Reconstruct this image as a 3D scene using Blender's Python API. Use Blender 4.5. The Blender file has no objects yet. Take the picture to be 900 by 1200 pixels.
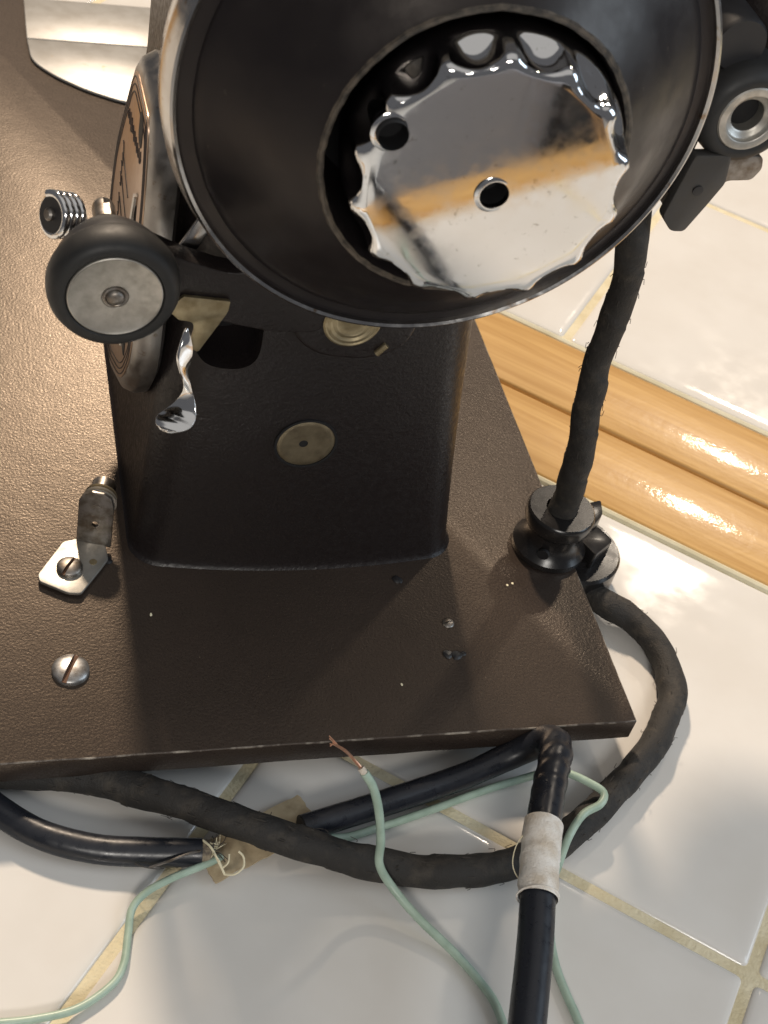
import bpy, bmesh, math, random
from mathutils import Vector, Matrix, Euler, noise
random.seed(7)
PI = math.pi
S = 0.01                      # everything below is written in centimetres
sc = bpy.context.scene
C = sc.collection

# ------------------------------------------------------------------ camera
cam = bpy.data.cameras.new('camera')
cam.sensor_fit = 'VERTICAL'; cam.sensor_height = 24.0
cam.lens = 1642.87 / 1200 * 24.0
cam.clip_start = 0.01; cam.clip_end = 50
camo = bpy.data.objects.new('camera', cam); C.objects.link(camo)
camo.location = (-16.6106 * S, -19.0803 * S, 28.0 * S)
camo.rotation_euler = (0.788072, -0.190306, -0.214986)
cam.dof.use_dof = True; cam.dof.focus_distance = 0.345; cam.dof.aperture_fstop = 26
sc.camera = camo

# ------------------------------------------------------------------ light
w = bpy.data.worlds.new('World'); sc.world = w; w.use_nodes = True
bg = w.node_tree.nodes['Background']; bg.inputs[0].default_value = (0.95, 0.95, 1.0, 1); bg.inputs[1].default_value = 0.11
def area(name, loc, target, sx, sy, power, col, shape='RECTANGLE'):
    l = bpy.data.lights.new(name, 'AREA'); l.shape = shape; l.size = sx * S; l.size_y = sy * S
    l.energy = power; l.color = col
    o = bpy.data.objects.new(name, l); C.objects.link(o); o.location = Vector(loc) * S
    o.rotation_euler = (Vector(target) - Vector(loc)).to_track_quat('-Z', 'Y').to_euler()
    return o
area('lamp_behind', (-14, 184, 173), (-10, 5, 0), 20, 20, 70.0, (1.0, 0.81, 0.62), 'DISK')
area('lamp_behind_right', (109, 141, 137), (0, 8, 0), 12, 12, 6.5, (1.0, 0.86, 0.70), 'DISK')
area('window_right', (120, -40, 75), (0, 0, 0), 70, 90, 8.0, (0.72, 0.86, 1.0))
area('ceiling_bounce', (0, -40, 200), (0, -40, 0), 260, 260, 7.5, (1.0, 0.96, 0.90))
area('added_fill_front', (-42, -150, 95), (-44, -152, -93), 50, 50, 24.0, (1.0, 0.95, 0.88))  # added fill to brighten the mirrored floor and the wheel; no known lamp
sc.view_settings.view_transform = 'Standard'; sc.view_settings.look = 'None'
sc.view_settings.exposure = 0.0; sc.view_settings.gamma = 1.0
sc.cycles.max_bounces = 8; sc.cycles.glossy_bounces = 5; sc.cycles.sample_clamp_indirect = 4

# ------------------------------------------------------------------ materials
def mat(name, col, rough=0.5, metal=0.0, col2=None, cs=3.0, cmix=(0.4, 0.65), bump=0.0, bs=10.0, bdist=0.02,
        coat=0.0, crough=0.05, rough2=None, rs=4.0, bump2=0.0, bs2=1.0, spec=0.5, stretch=(1, 1, 1), detail=4,
        col3=None, cs3=1.0, cmix3=(0.6, 0.7), tint=None):
    m = bpy.data.materials.new(name); m.use_nodes = True
    nt = m.node_tree; N = nt.nodes; L = nt.links
    b = N['Principled BSDF']
    b.inputs['Base Color'].default_value = (*col, 1); b.inputs['Roughness'].default_value = rough
    b.inputs['Metallic'].default_value = metal; b.inputs['Specular IOR Level'].default_value = spec
    b.inputs['Specular Tint'].default_value = (*(tint or (1, 1, 1)), 1); b.inputs['Coat Weight'].default_value = coat; b.inputs['Coat Roughness'].default_value = crough
    tc = N.new('ShaderNodeTexCoord'); mp = N.new('ShaderNodeMapping')
    mp.inputs['Scale'].default_value = [100 * s for s in stretch]
    oi = N.new('ShaderNodeObjectInfo'); ad = N.new('ShaderNodeVectorMath'); ad.operation = 'ADD'
    mu = N.new('ShaderNodeMath'); mu.operation = 'MULTIPLY'; mu.inputs[1].default_value = 57.0
    L.new(oi.outputs['Random'], mu.inputs[0])
    L.new(tc.outputs['Object'], mp.inputs[0]); L.new(mp.outputs[0], ad.inputs[0]); L.new(mu.outputs[0], ad.inputs[1])
    V = ad.outputs[0]
    def nz(scale, det=detail, rg=0.55):
        n = N.new('ShaderNodeTexNoise'); n.inputs['Scale'].default_value = scale
        n.inputs['Detail'].default_value = det; n.inputs['Roughness'].default_value = rg
        L.new(V, n.inputs['Vector']); return n.outputs['Fac']
    def ramp(src, lo, hi, a, c):
        r = N.new('ShaderNodeMapRange'); r.inputs[1].default_value = lo; r.inputs[2].default_value = hi
        r.inputs[3].default_value = a; r.inputs[4].default_value = c; L.new(src, r.inputs[0]); return r.outputs[0]
    cur = None
    if col2 is not None:
        mx = N.new('ShaderNodeMix'); mx.data_type = 'RGBA'
        mx.inputs[6].default_value = (*col, 1); mx.inputs[7].default_value = (*col2, 1)
        L.new(ramp(nz(cs), cmix[0], cmix[1], 0, 1), mx.inputs[0]); cur = mx.outputs[2]
    if col3 is not None:
        mx = N.new('ShaderNodeMix'); mx.data_type = 'RGBA'
        if cur: L.new(cur, mx.inputs[6])
        else: mx.inputs[6].default_value = (*col, 1)
        mx.inputs[7].default_value = (*col3, 1)
        L.new(ramp(nz(cs3, 6, .65), cmix3[0], cmix3[1], 0, 1), mx.inputs[0]); cur = mx.outputs[2]
    if cur: L.new(cur, b.inputs['Base Color'])
    if rough2 is not None: L.new(ramp(nz(rs, 5), 0.35, 0.65, rough, rough2), b.inputs['Roughness'])
    last = None
    for st, s, d in ((bump, bs, bdist), (bump2, bs2, 0.05)):
        if st > 0:
            bn = N.new('ShaderNodeBump'); bn.inputs['Strength'].default_value = st; bn.inputs['Distance'].default_value = d * S
            L.new(nz(s, 3), bn.inputs['Height'])
            if last: L.new(last, bn.inputs['Normal'])
            last = bn.outputs[0]
    if last: L.new(last, b.inputs['Normal']); 
    return m
M = {}
M['enamel'] = mat('crinkle_brown_enamel', (0.026, 0.0195, 0.0165), 0.26, tint=(1.0, 0.80, 0.61), bump=0.35, bs=13, bdist=0.03, rough2=0.52, rs=26, col2=(0.030, 0.022, 0.0185), cs=0.5, col3=(0.26, 0.20, 0.14), cs3=15, cmix3=(0.69, 0.74), spec=0.68, bump2=0.2, bs2=1.3)  # pale speckles paint the crinkle's sparkle into the colour
M['worn_edge'] = mat('worn_enamel_edge', (0.05, 0.035, 0.025), 0.4, col2=(0.30, 0.26, 0.21), cs=2.2, cmix=(0.46, 0.66), bump=0.4, bs=10)
M['enamel_dark'] = mat('shade_dark_enamel', (0.013, 0.010, 0.010), 0.32, bump=0.55, bs=11, bdist=0.03, bump2=0.3, bs2=2.2, rough2=0.5, rs=6, spec=0.4, col3=(0.09, 0.08, 0.07), cs3=9, cmix3=(0.72, 0.76))  # enamel darkened to hold the pillar end's shade; black castings share it
M['wheel_black'] = mat('worn_black_lacquer', (0.013, 0.011, 0.012), 0.28, spec=0.4, bump=0.12, bs=5, bdist=0.02, rough2=0.42, rs=1.3, col3=(0.07, 0.06, 0.05), cs3=3, cmix3=(0.68, 0.75), tint=(1.0, .9, .82))
M['black'] = mat('black_paint', (0.018, 0.017, 0.018), 0.38, bump=0.2, bs=8, bdist=0.01, rough2=0.5, rs=2)
M['void'] = mat('dark_interior', (0.004, 0.004, 0.005), 0.7)  # near-black: shade inside holes and slots put into the colour
M['rubber'] = mat('black_rubber', (0.014, 0.014, 0.014), 0.5, bump=0.15, bs=12, bdist=0.01, rough2=0.62, rs=3)
M['bakelite'] = mat('black_bakelite', (0.012, 0.011, 0.011), 0.2, bump=0.1, bs=3, bdist=0.01, rough2=0.32, rs=2)
M['chrome'] = mat('chrome', (0.80, 0.80, 0.80), 0.07, 1.0, rough2=0.14, rs=3, bump=0.05, bs=2, bdist=0.01)
M['chrome_face'] = mat('scratched_chrome', (0.80, 0.80, 0.80), 0.03, 1.0, rough2=0.085, rs=3.0, bump=0.008, bs=1.4, bdist=0.02, bump2=0.004, bs2=0.6, col3=(0.50, 0.49, 0.46), cs3=7, cmix3=(0.62, 0.70))
M['worn_bed_tinted_chrome'] = mat('worn_bed_tinted_chrome', (0.50, 0.49, 0.48), 0.12, 1.0, rough2=0.26, rs=3, col3=(0.30, 0.19, 0.10), cs3=2.5, cmix3=(0.60, 0.70), bump=0.08, bs=7, bdist=0.01)  # wear, plus the brown bed's reflection on the rim painted into the colour
M['nickel'] = mat('dull_nickel', (0.52, 0.50, 0.46), 0.38, 0.9, col2=(0.38, 0.36, 0.32), cs=2.5, rough2=0.52, rs=5, bump=0.15, bs=14, bdist=0.008)
M['plate'] = mat('satin_nickel_plate', (0.31, 0.305, 0.29), 0.38, 0.1, col2=(0.25, 0.24, 0.22), cs=1.2, col3=(0.30, 0.17, 0.06), cs3=0.9, cmix3=(0.64, 0.70), bump=0.04, bs=6, bdist=0.01)
M['brass'] = mat('yellowed_zinc', (0.40, 0.34, 0.22), 0.42, 0.9, col2=(0.27, 0.22, 0.13), cs=3, bump=0.15, bs=10, bdist=0.01)
M['old_brass'] = mat('dull_brass', (0.33, 0.28, 0.19), 0.45, 0.9, col2=(0.22, 0.18, 0.12), cs=2.5, bump=0.1, bs=10, bdist=0.01)
M['badge'] = mat('bronze_badge', (0.42, 0.30, 0.22), 0.30, 0.9, rough2=0.4, rs=3, bump=0.08, bs=12, bdist=0.01)
M['badge_rim'] = mat('dark_reflection_nickel', (0.32, 0.31, 0.30), 0.30, 1.0, rough2=0.45, rs=3, col3=(0.16, 0.10, 0.06), cs3=2.5, cmix3=(0.6, 0.7), bump=.08, bs=9)  # darkened so the colour itself holds the bevel's dark reflection
M['badge_dark'] = mat('engraved_dark', (0.03, 0.02, 0.018), 0.5)
M['cast_grey'] = mat('grey_cast_metal', (0.060, 0.057, 0.055), 0.4, 0.3, col2=(0.06, 0.055, 0.05), cs=3, bump=.3, bs=9, bdist=.01)
M['steel'] = mat('dark_steel', (0.30, 0.28, 0.26), 0.35, 0.95, col2=(0.17, 0.14, 0.11), cs=4, rough2=0.5, rs=3, bump=0.1, bs=12, bdist=0.01)
M['screw'] = mat('grey_screw_steel', (0.42, 0.42, 0.42), 0.38, 0.8, col2=(0.24, 0.22, 0.20), cs=5, bump=0.2, bs=9, bdist=0.01)
M['rust'] = mat('rusty_slot', (0.12, 0.06, 0.035), 0.8, bump=0.4, bs=12)
M['cloth_cord'] = mat('black_cloth_sleeve', (0.020, 0.018, 0.016), 0.72, col2=(0.055, 0.046, 0.036), cs=2.2, cmix=(0.50, 0.75), bump=0.8, bs=22, bdist=0.03, bump2=0.5, bs2=4)
M['vinyl'] = mat('black_vinyl', (0.014, 0.016, 0.022), 0.24, rough2=0.42, rs=4, bump=0.12, bs=5, bdist=0.015, col3=(0.14, 0.14, 0.14), cs3=3.2, cmix3=(0.70, 0.76), bump2=0.1, bs2=2)
M['green'] = mat('pale_green_insulation', (0.38, 0.49, 0.40), 0.36, col2=(0.30, 0.40, 0.32), col3=(0.16, 0.17, 0.13), cs3=4, cmix3=(0.66, 0.76), cs=2, bump=0.08, bs=6, bdist=0.01)
M['copper'] = mat('copper_strands', (0.80, 0.42, 0.27), 0.3, 1.0, col2=(0.5, 0.3, 0.2), cs=8)
M['tape'] = mat('dirty_cloth_tape', (0.82, 0.78, 0.72), 0.85, col2=(0.62, 0.54, 0.44), cs=2.2, bump=0.9, bs=24, bdist=0.03, bump2=0.6, bs2=4)
M['mask_tape'] = mat('brittle_tan_tape', (0.52, 0.42, 0.27), 0.7, col2=(0.34, 0.25, 0.15), cs=2.0, cmix=(0.45, 0.7), bump=0.4, bs=10, bdist=0.02, bump2=0.5, bs2=2)
M['thread'] = mat('cream_thread', (0.75, 0.68, 0.48), 0.7)
M['tile'] = mat('white_glazed_tile', (0.69, 0.67, 0.635), 0.05, rough2=0.15, rs=0.9, bump=0.06, bs=0.45, bdist=0.06, bump2=.02, bs2=2.5, col2=(0.655, 0.63, 0.59), cs=0.3, col3=(0.45, 0.38, 0.30), cs3=6, cmix3=(0.755, 0.775))
M['grout'] = mat('yellowed_grout', (0.68, 0.61, 0.43), 0.75, col2=(0.58, 0.50, 0.32), cs=0.9, cmix=(0.42, 0.65), bump=0.8, bs=9, bdist=0.05, col3=(0.24, 0.18, 0.10), cs3=2.2, cmix3=(0.67, 0.74))
M['caulk'] = mat('cream_caulk', (0.70, 0.66, 0.50), 0.3, col2=(0.6, 0.55, 0.38), cs=0.6)
M['floor'] = mat('grey_floor', (0.74, 0.74, 0.72), 0.5, col2=(0.68, 0.68, 0.67), cs=0.1, bump=0.1, bs=2)
M['glass_dark'] = mat('dark_glass', (0.012, 0.012, 0.014), 0.08, col2=(0.03, 0.03, 0.03), cs=0.15)
M['grey_paint'] = mat('grey_paint', (0.20, 0.21, 0.24), 0.4)
M['core'] = mat('cut_core', (0.05, 0.045, 0.04), 0.8)
def wood(name, c1, c2):
    m = bpy.data.materials.new(name); m.use_nodes = True
    nt = m.node_tree; N = nt.nodes; L = nt.links; b = N['Principled BSDF']
    tc = N.new('ShaderNodeTexCoord'); mp = N.new('ShaderNodeMapping'); mp.inputs['Scale'].default_value = (20, 420, 420)
    L.new(tc.outputs['Object'], mp.inputs[0])
    n = N.new('ShaderNodeTexNoise'); n.inputs['Scale'].default_value = 1.0; n.inputs['Detail'].default_value = 5; n.inputs['Distortion'].default_value = 0.6
    L.new(mp.outputs[0], n.inputs['Vector'])
    cr = N.new('ShaderNodeValToRGB'); cr.color_ramp.elements[0].position = 0.3; cr.color_ramp.elements[1].position = 0.72
    cr.color_ramp.elements[0].color = (*c1, 1); cr.color_ramp.elements[1].color = (*c2, 1)
    L.new(n.outputs['Fac'], cr.inputs[0]); L.new(cr.outputs[0], b.inputs['Base Color'])
    mp2 = N.new('ShaderNodeMapping'); mp2.inputs['Scale'].default_value = (100, 100, 100); L.new(tc.outputs['Object'], mp2.inputs[0])
    n2 = N.new('ShaderNodeTexNoise'); n2.inputs['Scale'].default_value = 1.5; n2.inputs['Detail'].default_value = 4; n2.inputs['Roughness'].default_value = 0.65
    L.new(mp2.outputs[0], n2.inputs['Vector'])
    bp = N.new('ShaderNodeBump'); bp.inputs['Strength'].default_value = 0.35; bp.inputs['Distance'].default_value = 0.00032
    L.new(n2.outputs['Fac'], bp.inputs['Height']); L.new(bp.outputs[0], b.inputs['Normal'])
    b.inputs['Roughness'].default_value = 0.32; b.inputs['Coat Weight'].default_value = 0.35; b.inputs['Coat Roughness'].default_value = 0.07
    L.new(bp.outputs[0], b.inputs['Coat Normal'])
    return m
M['wood'] = wood('varnished_amber_wood', (0.44, 0.245, 0.075), (0.60, 0.375, 0.14))
M['chair_wood'] = wood('pale_oak', (0.45, 0.26, 0.11), (0.55, 0.34, 0.15))

# ------------------------------------------------------------------ object helpers
WL = {}
def link(o, parent, wl):
    C.objects.link(o); WL[o.name] = Vector(wl)
    if parent is not None:
        o.parent = parent; o.location = (Vector(wl) - WL[parent.name]) * S
    else: o.location = Vector(wl) * S
    return o
def tag(o, label=None, cat=None, group=None, kind=None):
    if label: o['label'] = label
    if cat: o['category'] = cat
    if group: o['group'] = group
    if kind: o['kind'] = kind
    return o
def empty(name, loc, parent=None):
    return link(bpy.data.objects.new(name, None), parent, loc)
def mk(name, bm, m, parent=None, smooth=True, rotz=0.0, ang=40, keep_origin=None):
    """bm in cm, world coordinates (or, with rotz, in a frame turned by rotz)"""
    xs = [v.co for v in bm.verts]
    lo = Vector([min(c[i] for c in xs) for i in range(3)]); hi = Vector([max(c[i] for c in xs) for i in range(3)])
    o0 = (lo + hi) / 2 if keep_origin is None else Vector(keep_origin)
    for v in bm.verts: v.co = (v.co - o0) * S
    me = bpy.data.meshes.new(name)
    if smooth:
        tot = sum(f.calc_area() for f in bm.faces)
        for f in bm.faces: f.smooth = f.calc_area() < tot * .12 or len(bm.faces) < 5
    bm.to_mesh(me); bm.free()
    if smooth: me.set_sharp_from_angle(angle=math.radians(ang))
    if isinstance(m, (list, tuple)):
        for k in m: me.materials.append(k)
    else: me.materials.append(m)
    o = bpy.data.objects.new(name, me)
    o.rotation_euler = (0, 0, rotz)
    return link(o, parent, Matrix.Rotation(rotz, 3, 'Z') @ o0)
def bev(bm, w, seg=2, ang=30, edges=None):
    es = edges or [e for e in bm.edges if len(e.link_faces) == 2 and e.calc_face_angle(0) > math.radians(ang)]
    bmesh.ops.bevel(bm, geom=es, offset=w, segments=seg, profile=0.5, affect='EDGES', clamp_overlap=True)
    return bm
def box(x0, x1, y0, y1, z0, z1, b=0.0, seg=2):
    bm = bmesh.new(); bmesh.ops.create_cube(bm, size=1)
    for v in bm.verts:
        v.co = Vector(((x0 + x1) / 2 + v.co.x * (x1 - x0), (y0 + y1) / 2 + v.co.y * (y1 - y0), (z0 + z1) / 2 + v.co.z * (z1 - z0)))
    if b: bev(bm, b, seg)
    return bm
def prism(pts, axis, a0, a1, b=0.0, seg=2):
    """polygon in the plane normal to axis ('x','y','z'), extruded from a0 to a1"""
    def P(p, a): return {'x': Vector((a, p[0], p[1])), 'y': Vector((p[0], a, p[1])), 'z': Vector((p[0], p[1], a))}[axis]
    bm = bmesh.new(); A = [bm.verts.new(P(p, a0)) for p in pts]; B = [bm.verts.new(P(p, a1)) for p in pts]
    n = len(pts); bm.faces.new(A); bm.faces.new(B[::-1])
    for i in range(n): bm.faces.new((A[i], B[i], B[(i + 1) % n], A[(i + 1) % n]))
    bmesh.ops.recalc_face_normals(bm, faces=bm.faces)
    if b: bev(bm, b, seg, 25)
    return bm
def rnd(pts, r, n=5):
    """round the corners of a polygon"""
    out = []; k = len(pts); P = [Vector(p) for p in pts]
    for i in range(k):
        a, b, c = P[i - 1], P[i], P[(i + 1) % k]
        ri = r[i] if isinstance(r, (list, tuple)) else r
        if ri <= 0: out.append(tuple(b)); continue
        ri = min(ri, (a - b).length * .48, (c - b).length * .48)
        p0 = b + (a - b).normalized() * ri; p1 = b + (c - b).normalized() * ri
        for j in range(n + 1):
            t = j / n; out.append(tuple((1 - t) ** 2 * p0 + 2 * t * (1 - t) * b + t * t * p1))
    return out
def frame(d):
    d = Vector(d).normalized(); u = d.orthogonal().normalized()
    if abs(d.y) > .999: u = Vector((1, 0, 0))
    if abs(d.z) > .999: u = Vector((1, 0, 0))
    return d, u, d.cross(u)
def lathe(profile, o, d, seg=48, rf=None, cap=True):
    """profile [(along, radius)], axis from o along d"""
    bm = bmesh.new(); d, u, v = frame(d); o = Vector(o); rings = []
    for a, r in profile:
        if r <= 1e-6: rings.append([bm.verts.new(o + d * a)]); continue
        R = []
        for i in range(seg):
            t = 2 * PI * i / seg; rr = rf(t, a, r) if rf else r
            R.append(bm.verts.new(o + d * a + (u * math.cos(t) + v * math.sin(t)) * rr))
        rings.append(R)
    for A, B in zip(rings, rings[1:]):
        if len(A) == 1 and len(B) == 1: continue
        for i in range(seg):
            j = (i + 1) % seg
            if len(A) == 1: bm.faces.new((A[0], B[i], B[j]))
            elif len(B) == 1: bm.faces.new((A[i], B[0], A[j]))
            else: bm.faces.new((A[i], B[i], B[j], A[j]))
    if cap:
        for R in (rings[0], rings[-1]):
            if len(R) > 1: bm.faces.new(R)
    bmesh.ops.recalc_face_normals(bm, faces=bm.faces)
    return bm
def smooth_path(P, step):
    P = [Vector(p) for p in P]; Q = [P[0] * 2 - P[1]] + P + [P[-1] * 2 - P[-2]]; out = []
    for i in range(1, len(Q) - 2):
        p0, p1, p2, p3 = Q[i - 1:i + 3]; n = max(2, int((p2 - p1).length / step))
        for k in range(n):
            t = k / n
            out.append(0.5 * ((2 * p1) + (p2 - p0) * t + (2 * p0 - 5 * p1 + 4 * p2 - p3) * t * t + (3 * p1 - p0 - 3 * p2 + p3) * t ** 3))
    out.append(P[-1]); return out
def tube(path, r, seg=14, step=0.15, rf=None, cap=True, smoothp=True, flat=None):
    pts = smooth_path(path, step) if smoothp else [Vector(p) for p in path]
    bm = bmesh.new(); n = len(pts); u = None; rings = []; s = 0.0
    for i, p in enumerate(pts):
        t = (pts[min(i + 1, n - 1)] - pts[max(i - 1, 0)]).normalized()
        if u is None: u = t.cross(Vector((0, 0, 1))); u = u.normalized() if u.length > .1 else Vector((1, 0, 0))
        u = (u - t * u.dot(t)).normalized(); v = t.cross(u)
        if i: s += (p - pts[i - 1]).length
        R = []
        for k in range(seg):
            a = 2 * PI * k / seg
            rr = (r(s) if callable(r) else r)
            if rf: rr *= rf(s, a, p)
            fu, fv = flat(s) if flat else (1, 1)
            R.append(bm.verts.new(p + u * math.cos(a) * rr * fu + v * math.sin(a) * rr * fv))
        rings.append(R)
    for A, B in zip(rings, rings[1:]):
        for k in range(seg):
            bm.faces.new((A[k], A[(k + 1) % seg], B[(k + 1) % seg], B[k]))
    if cap: bm.faces.new(rings[0]); bm.faces.new(rings[-1][::-1])
    bmesh.ops.recalc_face_normals(bm, faces=bm.faces)
    return bm
def join(*bms):
    out = bms[0]
    for b in bms[1:]:
        me = bpy.data.meshes.new('tmp'); b.to_mesh(me); b.free(); out.from_mesh(me); bpy.data.meshes.remove(me)
    return out
def cut(bm, cutters):
    """subtract closed cutters from bm, cm units, returns a new bmesh"""
    def ob(b, n):
        me = bpy.data.meshes.new(n); b.to_mesh(me); b.free(); o = bpy.data.objects.new(n, me); C.objects.link(o); return o
    for c in cutters:
        a = ob(bm, 'a'); b = ob(c, 'b'); md = a.modifiers.new('b', 'BOOLEAN'); md.operation = 'DIFFERENCE'; md.object = b; md.solver = 'EXACT'
        dg = bpy.context.evaluated_depsgraph_get(); ev = a.evaluated_get(dg); bm = bmesh.new(); bm.from_mesh(ev.to_mesh()); ev.to_mesh_clear()
        ma, mb = a.data, b.data; bpy.data.objects.remove(a); bpy.data.objects.remove(b); bpy.data.meshes.remove(ma); bpy.data.meshes.remove(mb)
    return bm
def slotted(o, d, r, h, slot_ang, name, m, parent, dome=0.6, slotw=0.13, slot_m=None):
    """domed slotted screw: head cut by a real slot"""
    prof = [(0, r), (h * .35, r)] + [(h * (.35 + .65 * math.sin(a)), r * math.cos(a)) for a in [i * PI / 2 / 8 for i in range(1, 8)]] + [(h, 0)]
    if dome < .2: prof = [(0, r), (h * .8, r), (h, r * .93), (h, 0)]
    bm = lathe(prof, o, d, 32)
    D, u, v = frame(d); su = u * math.cos(slot_ang) + v * math.sin(slot_ang); sv = D.cross(su)
    c = box(-r * 1.3, r * 1.3, -slotw * r, slotw * r, h * .35, h * 2)
    for q in c.verts: q.co = Vector(o) + su * q.co.x + sv * q.co.y + D * q.co.z
    bmesh.ops.recalc_face_normals(c, faces=c.faces)
    bm = cut(bm, [c])
    s = mk(name, bm, m, parent, ang=30)
    if slot_m:
        b2 = box(-r * .97, r * .97, -slotw * r * .95, slotw * r * .95, h * .3, h * .42)
        for q in b2.verts: q.co = Vector(o) + su * q.co.x + sv * q.co.y + D * q.co.z
        bmesh.ops.recalc_face_normals(b2, faces=b2.faces)
        mk('slot', b2, slot_m, s, smooth=False)
    return s

def loft(secs, cap=True):
    bm = bmesh.new(); R = [[bm.verts.new(p) for p in s] for s in secs]
    for A, B in zip(R, R[1:]):
        for i in range(len(A)): bm.faces.new((A[i], A[(i + 1) % len(A)], B[(i + 1) % len(A)], B[i]))
    if cap: bm.faces.new(R[0]); bm.faces.new(R[-1][::-1])
    bmesh.ops.recalc_face_normals(bm, faces=bm.faces); return bm
TH = math.radians(-39.4168)
ZC = -1.6                                        # tile surface; the machine bed's top is z = 0
def st(s, n): return Vector((s * math.cos(TH) - n * math.sin(TH), s * math.sin(TH) + n * math.cos(TH), 0))

# ------------------------------------------------------------------ setting: two tiled counters meeting at their wooden edges
PITCH, G = 13.18, 0.25
S0, N0 = 5.066, -4.176
def tile_bm(s0, s1, n0, n1):
    secs_ = []
    for d, z in ((0, -.75), (0, -.17), (.03, -.09), (.09, -.048), (.2, -.024), (.36, -.008), (.55, 0)):
        r = .16; pts = []
        for cx, cy, a in ((s0 + d + r, n0 + d + r, PI), (s1 - d - r, n0 + d + r, 1.5 * PI), (s1 - d - r, n1 - d - r, 0), (s0 + d + r, n1 - d - r, .5 * PI)):
            for k in range(4):
                t = a + k / 3 * PI / 2; pts.append(Vector((cx + r * math.cos(t), cy + r * math.sin(t), ZC + z)))
        secs_.append(pts)
    return loft(secs_)
def counter(name, label, s_lo, s_hi, nrows, edge_rows, boards, sub):
    root = empty(name, tuple(st((s_lo + s_hi) / 2, (sub[0] + sub[1]) / 2) + Vector((0, 0, ZC - 4))))
    tag(root, label, kind='structure')
    mk('grout_bed', box(s_lo, s_hi, sub[0], sub[1], ZC - 4, ZC - 0.10), M['grout'], root, smooth=False, rotz=TH)
    i0 = math.floor((s_lo - S0) / PITCH); i1 = math.ceil((s_hi - S0) / PITCH)
    shared = {}
    for (a, b) in nrows:
        for i in range(i0, i1):
            x0 = max(S0 + i * PITCH + G / 2, s_lo); x1 = min(S0 + (i + 1) * PITCH - G / 2, s_hi)
            if x1 - x0 < 2: continue
            key = (a, round(x1 - x0, 2))
            if key in shared:
                p = shared[key]; o = bpy.data.objects.new('tile', p.data); o.rotation_euler = (0, 0, TH)
                link(o, root, st((x0 + x1) / 2, (a + b) / 2) + Vector((0, 0, WL[p.name].z + random.uniform(-.012, .012))))
            else:
                shared[key] = mk('tile', tile_bm(x0, x1, a, b), M['tile'], root, rotz=TH)
    for (a, b, z1, z0) in boards:
        mk('edge_board', box(s_lo, s_hi, a, b, z0, z1, 0.13, 3), M['wood'], root, rotz=TH)
    return root
cr = [(N0 + G / 2, N0 + PITCH - 0.26), (N0 - PITCH + G / 2, N0 - G / 2), (-22.0, N0 - PITCH - G / 2)]
near = counter('counter', 'white tiled counter with yellowed grout under the machine', -75, 78, cr, None,
        [(8.98, 12.50, ZC + 0.03, ZC - 4), (-23.7, -22.15, ZC + 0.05, ZC - 4)], (-22.1, 8.93))
far = counter('counter', 'second white tiled counter beyond the wooden edge boards', -75, 78,
        [(16.5, 29.6), (29.6 + G, 42.8)], None, [(12.63, 16.15, ZC + 0.03, ZC - 4)], (16.2, 60.0))
mk('caulk', tube([(-75, 8.89, ZC - .09), (78, 8.89, ZC - .09)], 0.13, 8, 40), M['caulk'], near, rotz=TH)
mk('caulk', tube([(-75, 16.28, ZC - .09), (78, 16.28, ZC - .09)], 0.15, 8, 40), M['caulk'], far, rotz=TH)
for a, b, rt in ((-22.1, 12.5, near), (12.7, 60, far)):
    mk('base_cabinet', box(-74, 77, a + 1, b, -93, ZC - 4.05), M['chair_wood'], rt, rotz=TH, smooth=False)
fl = mk('floor', box(-400, 400, -400, 400, -95, -93.2), M['floor'], None, smooth=False); tag(fl, 'plain grey kitchen floor below the counters', kind='structure')

# things standing on the floor beyond the counter's edge, seen only in the chrome knob
cab = empty('glass_door_cabinet', tuple(st(97, -88) + Vector((0, 0, -93.2))))
tag(cab, 'dark glass door in a grey frame mirrored in the chrome knob', 'cabinet')
mk('body', box(80.8, 114, -98, -78.2, -93.2, -12, .4), M['grey_paint'], cab, rotz=TH)
mk('door_frame', cut(box(80.8, 114, -78.1, -76.8, -90, -12.6, .3), [box(83.6, 111, -80, -75, -48.8, -16)]), M['grey_paint'], cab, rotz=TH, ang=30)
mk('glass_pane', box(83.3, 111.3, -77.9, -77.5, -49, -15.8), M['glass_dark'], cab, rotz=TH)
ch = empty('wooden_chair', tuple(st(95, -62) + Vector((0, 0, -93.2))))
tag(ch, 'pale wooden chair with curved back slats mirrored in the chrome knob', 'chair')
for k, s in enumerate((85.5, 89.8, 93.8, 98)):
    P = [(s + .5 - .25 * (z + 70) * .1, -71 + 2.2 * math.sin((z + 70) / 40 * PI), z) for z in range(-70, -29, 8)]
    P = [(x - .25 * math.sin((z + 70) / 40 * PI) * 3, n, z) for x, n, z in P]
    mk('back_slat', tube(P, 0.6, 10, 2, flat=lambda s_: (1.0, .6)), M['chair_wood'], ch, rotz=TH)
mk('top_rail', tube([(82, -71, -29), (92, -72, -28), (102, -71, -29)], 1.6, 10, 2), M['chair_wood'], ch, rotz=TH)
mk('seat', box(81, 103, -71, -50, -72.5, -70, .8), M['chair_wood'], ch, rotz=TH)
for s, n in ((82, -70), (102, -70), (82, -52), (102, -52)):
    mk('leg', tube([(s, n, -72), (s, n, -93.2)], 1.3, 10, 4), M['chair_wood'], ch, rotz=TH)

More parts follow.
